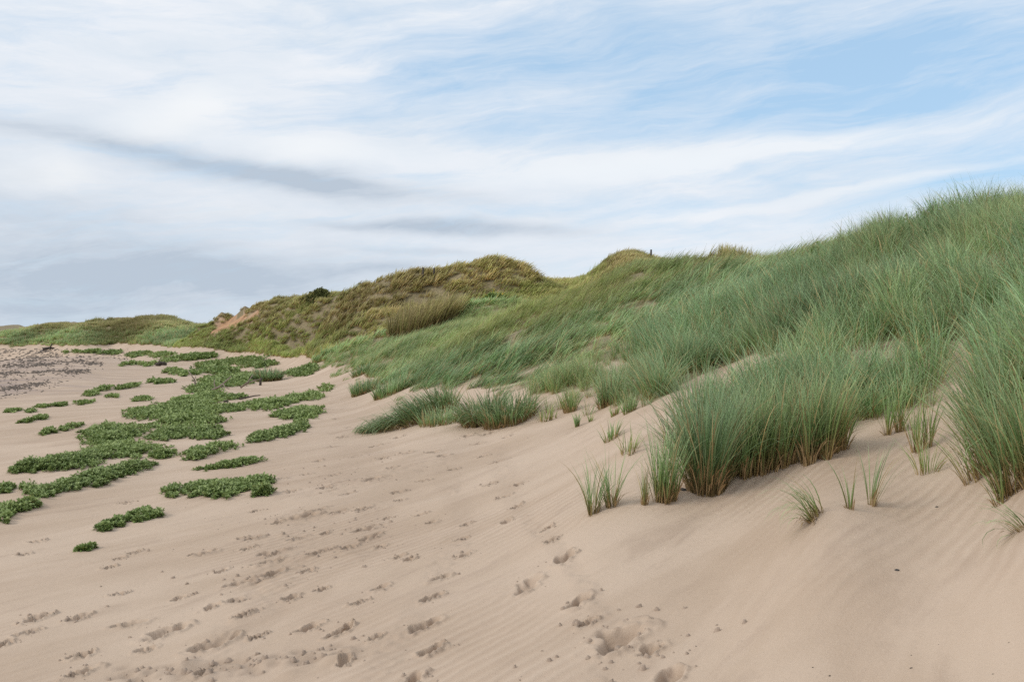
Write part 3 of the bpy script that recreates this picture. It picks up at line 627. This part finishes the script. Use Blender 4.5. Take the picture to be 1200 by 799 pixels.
# sear brown tussocks in the middle distance
tuft(490,388,40,60,420,'dark brown shaggy tussock bulging from the middle dune',spread=.5,base_r=1.2,tint=1.,tone=.7,lean=(.35,0),bw=.03,group='brown tussocks')
tuft(515,377,34,40,260,'brown shaggy tussock behind the dark bulging one',spread=.5,base_r=1.2,tint=.95,tone=.95,lean=(.35,0),bw=.03,group='brown tussocks')
tuft(865,300,20,50,200,'brown grass crest plume on the skyline of the near dune',spread=.4,base_r=1.,tint=.85,tone=.95,lean=(.2,0),bw=.014,group='brown tussocks',droop=.6)
tuft(1189,232,26,10,7,'dark dead flower stalks standing above the crest at the right edge',spread=.3,base_r=.4,tint=.9,tone=.35,group='dead stalks',droop=.2)

# ------------------------------------------------------------------ leafy beach patches
def sprigs(pts, hgt, m, ls, rseed=0):
    """rosettes of ovate leaves on short stems; pts n,3 ; hgt n"""
    n = len(pts)
    sa = rng.uniform(0, 6.28, n); st = rng.uniform(0, .6, n)
    tip = pts + np.stack([np.cos(sa) * np.sin(st) * hgt, np.sin(sa) * np.sin(st) * hgt, np.cos(st) * hgt], -1)
    az = rng.uniform(0, 6.28, (n, m)); el = rng.uniform(-.35, 1.2, (n, m)); tt = rng.uniform(.35, 1., (n, m))
    org = pts[:, None] * (1 - tt[..., None]) + tip[:, None] * tt[..., None]
    d = np.stack([np.cos(az) * np.cos(el), np.sin(az) * np.cos(el), np.sin(el)], -1)
    sd = np.stack([-np.sin(az), np.cos(az), rng.normal(0, .35, (n, m))], -1); sd /= np.linalg.norm(sd, axis=-1, keepdims=True)
    l = (ls * rng.uniform(.6, 1.25, (n, m)))[..., None]; up = np.array([0, 0, 1.])
    A = org; B = org + d * l * .55 + sd * l * .27 + up * l * .04; C = org + d * l - up * l * .10; D = org + d * l * .55 - sd * l * .27 + up * l * .04
    co = np.stack([A, B, C, D], 2).reshape(-1, 3); q = np.arange(n * m * 4).reshape(-1, 4)
    hh = np.repeat(((org[..., 2] - pts[:, None, 2]) / (hgt[:, None] + 1e-6)).ravel(), 4); r = np.repeat(np.clip(rng.random() * .35 + rng.random((n, 1)) * .35 + rng.random((n, m)) * .3, 0, 1).ravel(), 4)
    return co, q, hh, r
def patch(lab, ells, hp):
    P_ = []; HG = []
    area = sum(rx * ry for _, _, rx, ry in ells)
    for (cx, cy, rx, ry) in ells:
        Yc = ground(cx, cy)[0][1]
        nn = int(min(max(rx * ry * (3.0 if cy > 490 else 5) , 40), 1500))
        a = rng.uniform(0, 6.28, nn); r = np.sqrt(rng.random(nn)) * (1 + .22 * np.sin(3 * a + cx) + .2 * np.sin(7 * a + cy) + .12 * np.sin(13 * a + rx) + .16 * rng.normal(0, 1, nn))
        g = ground(cx + rx * r * np.cos(a), cy + ry * r * np.sin(a) - (.16 if cy > 485 else .05) * rx * r * np.cos(a))
        edge = np.clip(1.15 - r, .15, 1) ** .6
        hgt = .8 * hp / F * Yc * edge * rng.uniform(.35, 1.15, nn) * (1 + .5 * fbm(g[:, 0] / .3, g[:, 1] / .6, 155, 2))
        keep = fbm(g[:, 0] / (.22 + .01 * Yc), g[:, 1] / (.4 + .03 * Yc), 151, 3) + .65 * (1 - r) > (.04 if cy > 485 else -.08) + rng.normal(0, .16, nn)
        P_.append(g[keep]); HG.append(hgt[keep])
        nt = max(3, nn // 22)                                   # runners creeping out over the sand
        a2 = rng.uniform(0, 6.28, nt); r2 = rng.uniform(.95, 1.35, nt)
        for j in range(nt):
            st = np.linspace(.75, r2[j], 6); g2 = ground(cx + rx * st * np.cos(a2[j]) * (1 if rx < 15 else .5 + .5 * rng.random()), cy + ry * st * np.sin(a2[j]) - .12 * rx * st * np.cos(a2[j]))
            P_.append(g2); HG.append(hp / F * Yc * rng.uniform(.12, .45, 6))
    P_ = np.concatenate(P_); HG = np.concatenate(HG); c = P_.mean(0); c[2] = P_[:, 2].min()
    Y = c[1]; ls = max(.046, .0031 * Y)
    co, q, h, r = sprigs(P_ - c, HG, 11 if Y < 30 else 7, ls)
    me = mesh_np('beach_plant', co, q, attrs={'h': h, 'r': r})
    link('beach_plant', me, M_LEAF, loc=c, label=lab, category='beach plant', group='green leafy patches along the beach')
for a in PATCH: patch(*a)

# leafy weeds in the marram
def weed(px, py, rpx, hpx, label, m=M_LEAF2, n=60, name='leafy_weed', cat='plant', ls=None, lift=0, group=None):
    c = ground(px, py)[0]; Y = c[1]; R = rpx / F * Y; hh = hpx / F * Y
    a = rng.uniform(0, 6.28, n); r = R * np.sqrt(rng.random(n)); p = np.stack([r * np.cos(a), r * np.sin(a), np.zeros(n)], -1)
    p[:, 2] = hz(c[0] + p[:, 0], c[1] + p[:, 1]) - c[2]
    hg = hh * rng.uniform(.5, 1.05, n) * np.clip(1.2 - (r / R) ** 2, .3, 1)
    co, q, h, rr = sprigs(p, hg, 14, ls or max(.05, .003 * Y))
    o = link(name, mesh_np(name, co, q, attrs={'h': h, 'r': rr}), m, loc=c, label=label, category=cat)
    if group: o['group'] = group
    return o, c, p, hg
weed(1084,270,15,26,'bright green leafy weed near the top of the near slope')
weed(1062,264,10,20,'smaller bright weed left of the one near the slope top', n=30)
weed(955,305,13,20,'broad-leaved green weed among grass on the crest shoulder', n=45)
weed(1058,312,14,24,'pale yellowish weed low in the grass below the slope top', n=40)
weed(757,338,5,11,'single bright green weed on the smooth middle slope', n=16)
weed(375,349,9,9,'dark rounded bush on the skyline of the middle dunes', M_BUSH, 260, 'bush', 'bush')
weed(364,352,5,6,'low dark bush left of the rounded skyline bush', M_BUSH, 90, 'bush', 'bush')
for px, py, rp, n, lb in [(578,352,16,34,'yellow flowering weeds in the dip behind the long slope'),(548,362,9,16,'few yellow flowering weeds left of the dip'),(484,391,8,20,'yellow flowering weed at the foot of the dark brown tussock')]:
    o, c, p, hg = weed(px, py, rp, 9, lb, n=n * 2, name='flowering_weed')
    for j in rng.choice(len(p), n, replace=False):
        co, q, h, r = sprigs((p[j] + [0, 0, hg[j]])[None], np.array([hg[j] * .25 + .02]), 6, .09)
        link('flower_head', mesh_np('flower_head', co, q), M_YEL, o)

# ------------------------------------------------------------------ driftwood, posts, stones
def tube(paths):
    """list of (points, r0, r1) -> mesh arrays"""
    cos, qs, off = [], [], 0
    for pts, r0, r1 in paths:
        pts = np.array(pts, float); n = len(pts); K = 8
        for i in range(n):
            t = pts[min(i + 1, n - 1)] - pts[max(i - 1, 0)]; t /= np.linalg.norm(t); a = np.cross(t, [0.3, .2, 1] if abs(t[2]) < .9 else [1, 0, 0]); a /= np.linalg.norm(a); b = np.cross(t, a)
            r = (r0 + (r1 - r0) * i / (n - 1)); an = np.arange(K) / K * 2 * math.pi; rr = r * (1 + rng.normal(0, .10, K))
            cos.append(pts[i] + np.outer(np.cos(an) * rr, a) + np.outer(np.sin(an) * rr, b))
        for i in range(n - 1):
            for k in range(K): qs.append((off + i * K + k, off + i * K + (k + 1) % K, off + (i + 1) * K + (k + 1) % K, off + (i + 1) * K + k))
        qs.append(tuple(off + k for k in (0, 3, 2, 1))); qs.append(tuple(off + k for k in (0, 5, 4, 3))); qs.append(tuple(off + k for k in (0, 7, 6, 5)))
        e = off + (n - 1) * K; qs.append(tuple(e + k for k in (0, 1, 2, 3))); qs.append(tuple(e + k for k in (0, 3, 4, 5))); qs.append(tuple(e + k for k in (0, 5, 6, 7)))
        off += n * K
    return np.concatenate(cos), np.array(qs)
def wood(name, px, py, paths, label, m=M_WOOD, cat='driftwood', **kw):
    c = ground(px, py)[0]; u = c[1] / F                       # one survey unit at that distance
    pp = [([(x * u * 1.15, d - .3 * (u > .02), (z * 1.2 + (3.5 if cat == 'driftwood' and m is M_WOOD else 0)) * u) for x, d, z in pts], r0, r1) for pts, r0, r1 in paths]
    co, q = tube(pp); return link(name, mesh_np(name, co, q, smooth=True), m, loc=c, label=label, category=cat, **kw)
wood('driftwood_branch', 230, 455, [([(2,0,-2),(0,.1,5),(-4,.2,10),(-8,.3,14)],.035,.018),([(-1,0,4),(1,.1,8),(0,.2,11)],.02,.01)], 'forked pale driftwood branch standing up from the leafy mat')
wood('driftwood_branch', 256, 460, [([(-4,0,0),(3,0,3),(8,.2,8),(13,.3,13)],.045,.02),([(0,0,1),(-3,.1,6),(-3,.2,10)],.03,.012),([(6,.1,6),(9,0,3),(14,-.1,1)],.025,.012)], 'long pale driftwood branch lying across the leafy mat')
wood('driftwood_branch', 290, 456, [([(-5,0,-1),(2,0,4),(6,.2,11)],.04,.02),([(0,0,2),(8,.1,6),(14,.2,7)],.03,.015)], 'bent brown driftwood branch just left of the dark stub')
wood('driftwood_stub', 307, 451, [([(0,0,-2),(0,.05,4),(1,.05,7)],.06,.05)], 'short upright dark wooden stub by the round dark tussock', M_DARKW)
wood('driftwood_stick', 292, 468, [([(-8,0,1),(0,.05,2.5),(7,.1,4),(13,.1,4.5)],.03,.015)], 'short dark stick lying on sand below the branches', M_DARKW)
wood('driftwood_lump', 191, 429, [([(-5,0,1),(-1,.2,3),(4,.3,2)],.16,.08),([(-1,0,2),(-3,.1,6)],.07,.03),([(1,0,2),(3,.1,5)],.06,.03)], 'dark driftwood lump half in the far leafy patches', M_DARKW)
wood('driftwood_heap', 60, 410, [([(-8,0,.5),(-2,.5,2),(6,.6,1)],.3,.12),([(-1,0,1),(1,.3,6)],.2,.12),([(-5,0,1),(-9,.3,2)],.15,.08)], 'dark driftwood heap in front of the distant dunes', M_DARKW)
wood('driftwood_chip', 268, 471, [([(-2,0,1),(0,0,1.6),(2,.05,1)],.04,.03)], 'small dark wood chip left of the short dark stick', M_DARKW)
for px, py, hh, lb in [(496,326,10,'dark weathered fence post on the middle dune skyline'),(509,324,8,'shorter half buried post right of the middle skyline post'),(762,306,11,'single fence post on the skyline beside the brown peak')]:
    wood('fence_post', px, py, [([(0,0,-4),(.1,0,hh*.5),(.3,0,hh)],.075,.065)], lb, M_DARKW, 'post', group='fence posts on the skyline')
def stone(px, py, r, label, m):
    c = ground(px, py)[0]; a = np.linspace(0, 2 * math.pi, 9)[:-1]
    vs = []
    for k, (z, rr) in enumerate([(-.2, .9), (.15, 1), (.5, .75), (.72, .35)]): vs.append(np.stack([np.cos(a) * rr * (1 + rng.normal(0, .1, 8)) * 1.3, np.sin(a) * rr * (1 + rng.normal(0, .1, 8)), np.full(8, z) + rng.normal(0, .05, 8)], -1) * r)
    vs = np.concatenate(vs + [np.array([[0, 0, .78 * r]])]); q = np.array([(i * 8 + k, i * 8 + (k + 1) % 8, (i + 1) * 8 + (k + 1) % 8, (i + 1) * 8 + k) for i in range(3) for k in range(8)])
    t = np.array([(24 + k, 24 + (k + 1) % 8, 32) for k in range(8)])
    link('stone', mesh_np('stone', vs, q, t, smooth=True), m, loc=c, label=label, category='stone')
stone(187,484,.09,'pale stone lying in the lower left lobe of the leafy mat', M_STONE)
stone(1051,668,.010,'tiny black pebble on smooth sand at the lower right', M_DSTONE)
stone(1098,594,.008,'tiny dark pebble below the pale tuft of the sandy hollow', M_DSTONE)
stone(1172,551,.018,'dark pebble at the foot of the right grass bank', M_DSTONE)
stone(800,574,.022,'dark pebble between the tall narrow tuft and the big tussock', M_DSTONE)

# seaweed flakes on the shore, sand clods round the prints (uncountable)
def flakes(X, Y, sx, sy, hgt, nm, m, **props):
    n = len(X); Z = hz(X, Y); K = 6; a = np.arange(K) / K * 2 * math.pi
    rot = rng.normal(0, .4, n)[:, None]; rr = 1 + rng.normal(0, .25, (n, K))
    lx = np.cos(a)[None] * sx[:, None] * rr; ly = np.sin(a)[None] * sy[:, None] * rr
    x = X[:, None] + lx * np.cos(rot) - ly * np.sin(rot); y = Y[:, None] + lx * np.sin(rot) + ly * np.cos(rot)
    lo = np.stack([x, y, np.repeat(Z[:, None] - .3 * hgt[:, None], K, 1)], -1)
    hi = np.stack([X[:, None] + (x - X[:, None]) * .62, Y[:, None] + (y - Y[:, None]) * .62, Z[:, None] + hgt[:, None] * (1 + rng.normal(0, .3, (n, K)))], -1)
    co = np.concatenate([lo, hi], 1).reshape(-1, 3); b = (np.arange(n) * 2 * K)[:, None]
    k = np.arange(K); q = np.stack([b + k, b + (k + 1) % K, b + K + (k + 1) % K, b + K + k], -1).reshape(-1, 4)
    top = np.stack([b[:, 0] + K + j for j in (0, 1, 2, 3)], -1); top2 = np.stack([b[:, 0] + K + j for j in (0, 3, 4, 5)], -1)
    return link(nm, mesh_np(nm, co, np.concatenate([q, top, top2])), m, **props)
n = 26000
px = rng.uniform(-80, 150, n); py = 409 + 64 * rng.random(n) ** 1.15
g = ground(px, py)
cl = fbm(g[:, 0] / 2.2, g[:, 1] / 5, 161, 4) + .35 * fbm(g[:, 0] / .7, g[:, 1] / 1.6, 163, 2)
lim = np.interp(px, [-80, 0, 60, 95, 130], [474, 470, 455, 440, 420])
k = (rng.random(n) < .05 + .65 * sstep(.05, .7, cl - .45 * sstep(60, 150, px))) & (py < lim + rng.normal(0, 3, n))
g = g[k]; Yg = g[:, 1]; m = len(g); sx = Yg * rng.uniform(.0004, .0019, m); sy = Yg * rng.uniform(.0005, .0018, m) 
flakes(g[:, 0], Yg, sx, sy, np.clip(sy * .5, .01, .09), 'seaweed', M_WRACK, kind='stuff', label='dark seaweed wrack strewn over the shore at the left', category='seaweed')
cl = np.array(CLOD)
flakes(cl[:, 0], cl[:, 1], cl[:, 2] * 1.1, cl[:, 2], cl[:, 2] * .8, 'sand_clods', M_CLOD, kind='stuff', label='small moist sand clods kicked up around the footprints', category='sand clods')
n = 1500; px = rng.uniform(20, 1190, n); py = rng.uniform(440, 795, n); g = ground(px, py); k = (fbm(g[:, 0] / 1.5, g[:, 1] / 2, 171, 2) > .12 + .35 * rng.random(n)) & (py > edge_py(px) + 8) & ((rng.random(n) < .12) | ((px < 620) & (py < 660)))
g = g[k]; r = rng.uniform(.001, .0042, len(g)) * np.clip(g[:, 1] / 9, 1, 3)
flakes(g[:, 0], g[:, 1], r * 1.6, r, r * .5, 'litter', M_DARKW, kind='stuff', label='tiny dark bits of wrack and twig scattered on the sand', category='litter')

# ------------------------------------------------------------------ sky
W = bpy.data.worlds.new('World'); S.world = W; W.use_nodes = True
SUN_EL, SUN_AZ = math.radians(38), math.radians(-112)      # azimuth from +Y towards +X
t = W.node_tree; t.nodes.clear(); q = NT(t)
sky = q.n('ShaderNodeTexSky', sky_type='NISHITA'); sky.sun_disc = False; sky.sun_elevation = SUN_EL; sky.sun_rotation = SUN_AZ; sky.air_density = 1.; sky.dust_density = .6; sky.ozone_density = 1.2
d = q.n('ShaderNodeTexCoord').outputs['Generated']
sp = q.n('ShaderNodeSeparateXYZ'); q.set(sp.inputs[0], d)
az = q.m('ARCTAN2', sp.outputs[0], sp.outputs[1]); el = q.m('ARCSINE', sp.outputs[2])
A_ = lambda px: math.atan((px - CX) / F)
E_ = lambda px, py: math.atan((CY - py) / math.hypot(F, px - CX))
vec = q.n('ShaderNodeCombineXYZ', ins={0: az, 1: el}).outputs[0]
def off(scale, amp, seed):
    nn = q.n('ShaderNodeTexNoise'); q.set(nn.inputs['Vector'], q.mapv(vec, scale)); nn.inputs['Scale'].default_value = 1; nn.inputs['Detail'].default_value = 4; nn.noise_dimensions = '3D'
    mp = q.n('ShaderNodeVectorMath', operation='SUBTRACT'); q.set(mp.inputs[0], nn.outputs['Color']); mp.inputs[1].default_value = (.5, .5, .5)
    m2 = q.n('ShaderNodeVectorMath', operation='MULTIPLY'); q.set(m2.inputs[0], mp.outputs[0]); m2.inputs[1].default_value = (amp, amp * .35, 0); return m2.outputs[0]
wv = q.n('ShaderNodeVectorMath', operation='ADD'); q.set(wv.inputs[0], vec); q.set(wv.inputs[1], off((7, 18, 1), .09, 0)); wvec = wv.outputs[0]
ws = q.n('ShaderNodeSeparateXYZ'); q.set(ws.inputs[0], wvec); wx, wy = ws.outputs[0], ws.outputs[1]
def blob(px, py, rx, ry, ang, amp):
    """soft bank of cloud centred on a bearing; ang = tilt, up to the right positive"""
    c, s = math.cos(ang), math.sin(ang); dx = q.m('SUBTRACT', wx, A_(px)); dy = q.m('SUBTRACT', wy, E_(px, py))
    a = q.m('ADD', q.m('MULTIPLY', dx, c), q.m('MULTIPLY', dy, s)); b = q.m('ADD', q.m('MULTIPLY', dx, -s), q.m('MULTIPLY', dy, c))
    e = q.m('ADD', q.m('POWER', q.m('ABSOLUTE', q.m('DIVIDE', a, rx / F)), 2.), q.m('POWER', q.m('ABSOLUTE', q.m('DIVIDE', b, ry / F)), 2.))
    return q.m('MULTIPLY', q.m('EXPONENT', q.m('MULTIPLY', e, -1.)), amp)
def sumv(l):
    a = l[0]
    for b in l[1:]: a = q.m('ADD', a, b)
    return a
# how much veil of high cloud hides the blue
streak = q.noise(q.mapr(wvec, -.10, (3.2, 24, 1)), 1.4, 7, .64, .3)
wisp = q.noise(q.mapr(wvec, -.14, (7, 55, 1)), 1.3, 7, .7, .5)
blue = sumv([blob(1040, 110, 420, 95, -.05, .80), blob(700, 55, 230, 60, .1, .30), blob(1180, 10, 200, 60, 0, .35), blob(560, 65, 120, 40, .15, .35), blob(1130, 215, 190, 22, .1, .6), blob(640, 150, 130, 20, 0, .35), blob(680, 250, 170, 12, .0, .15)])
white = sumv([blob(830, 185, 330, 15, .09, .75), blob(1060, 212, 260, 7, .12, .6), blob(420, 175, 240, 12, -.05, .4), blob(160, 140, 180, 14, .4, .25)])
cover = q.m('SUBTRACT', q.m('ADD', q.m('ADD', .97, q.m('MULTIPLY', q.m('SUBTRACT', streak, .5), 1.5)), q.m('ADD', white, q.m('MULTIPLY', q.m('SUBTRACT', wisp, .5), .95))), q.m('MULTIPLY', blue, 1.0), clamp=True)
# keep high cloud outside the surveyed patch of sky too
grey = sumv([blob(350, 207, 170, 15, -.13, .95), blob(130, 172, 190, 11, -.10, .5), blob(525, 267, 120, 8, -.03, 1.1), blob(90, 318, 330, 34, 0, .8), blob(330, 345, 160, 22, -.05, .35), blob(440, 316, 70, 7, .1, .5), blob(500, 295, 90, 5, 0, .3), blob(40, 250, 160, 22, 0, .25), blob(-500, 250, 600, 120, 0, .5), blob(0, 372, 300, 22, 0, .5)])
gn = q.noise(q.mapv(wvec, (4, 13, 1)), 2, 5, .6)
grey = q.m('MULTIPLY', q.m('MULTIPLY', grey, q.m('ADD', .1, q.m('MULTIPLY', gn, 1.8))), q.m('ADD', .45, q.m('MULTIPLY', wisp, 1.05)), clamp=True)
puff = sumv([blob(75, 205, 36, 15, 0, 1.1), blob(190, 145, 60, 20, .3, 1.), blob(370, 172, 60, 14, 0, 1.), blob(245, 118, 45, 16, 0, .6), blob(10, 205, 30, 16, 0, .5), blob(290, 250, 70, 8, 0, .5), blob(730, 190, 200, 12, .05, .5)])
ctex = q.m('ADD', .5, q.m('MULTIPLY', q.m('SUBTRACT', q.noise(q.mapv(wvec, (3, 12, 1), (0, 0, -.1)), 2.2, 7, .66, .2), .5), 2.6), clamp=True)
K_ = 6.67
cc = q.mix(ctex, tuple(K_ * v for v in (.73, .805, .89)), tuple(K_ * v for v in (.87, .90, .95)))
cc = q.mix(puff, cc, tuple(K_ * v for v in (.93, .95, .97)))
cc = q.mix(white, cc, tuple(K_ * v for v in (.86, .91, .96)))
cc = q.mix(grey, cc, tuple(K_ * v for v in (.50, .58, .68)))
skyc = q.mix(cover, q.mix(.72, sky.outputs[0], tuple(K_ * v for v in (.45, .67, .90))), cc)
bg = q.n('ShaderNodeBackground'); q.set(bg.inputs[0], skyc); bg.inputs[1].default_value = .15
wo = q.n('ShaderNodeOutputWorld'); q.set(wo.inputs[0], bg.outputs[0])
W.cycles.sampling_method = 'MANUAL'; W.cycles.sample_map_resolution = 512

sd = bpy.data.lights.new('sun', 'SUN'); sd.energy = 1.6; sd.angle = math.radians(18); sd.color = (1, .93, .82)
so = bpy.data.objects.new('sun', sd); COL.objects.link(so)
so.rotation_euler = (math.pi / 2 - SUN_EL, 0, -SUN_AZ + math.pi)

cam = bpy.data.cameras.new('camera'); cam.sensor_width = 36; cam.lens = 36 * F / 1200; cam.shift_y = -3.5 / 1200; cam.clip_end = 5000
co_ = bpy.data.objects.new('camera', cam); COL.objects.link(co_); co_.rotation_euler = (math.pi / 2, 0, 0); S.camera = co_
S.view_settings.view_transform = 'Standard'; S.view_settings.look = 'None'; S.view_settings.exposure = 0; S.view_settings.gamma = 1
S.cycles.max_bounces = 6; S.cycles.diffuse_bounces = 3; S.cycles.transmission_bounces = 3; S.cycles.use_denoising = False
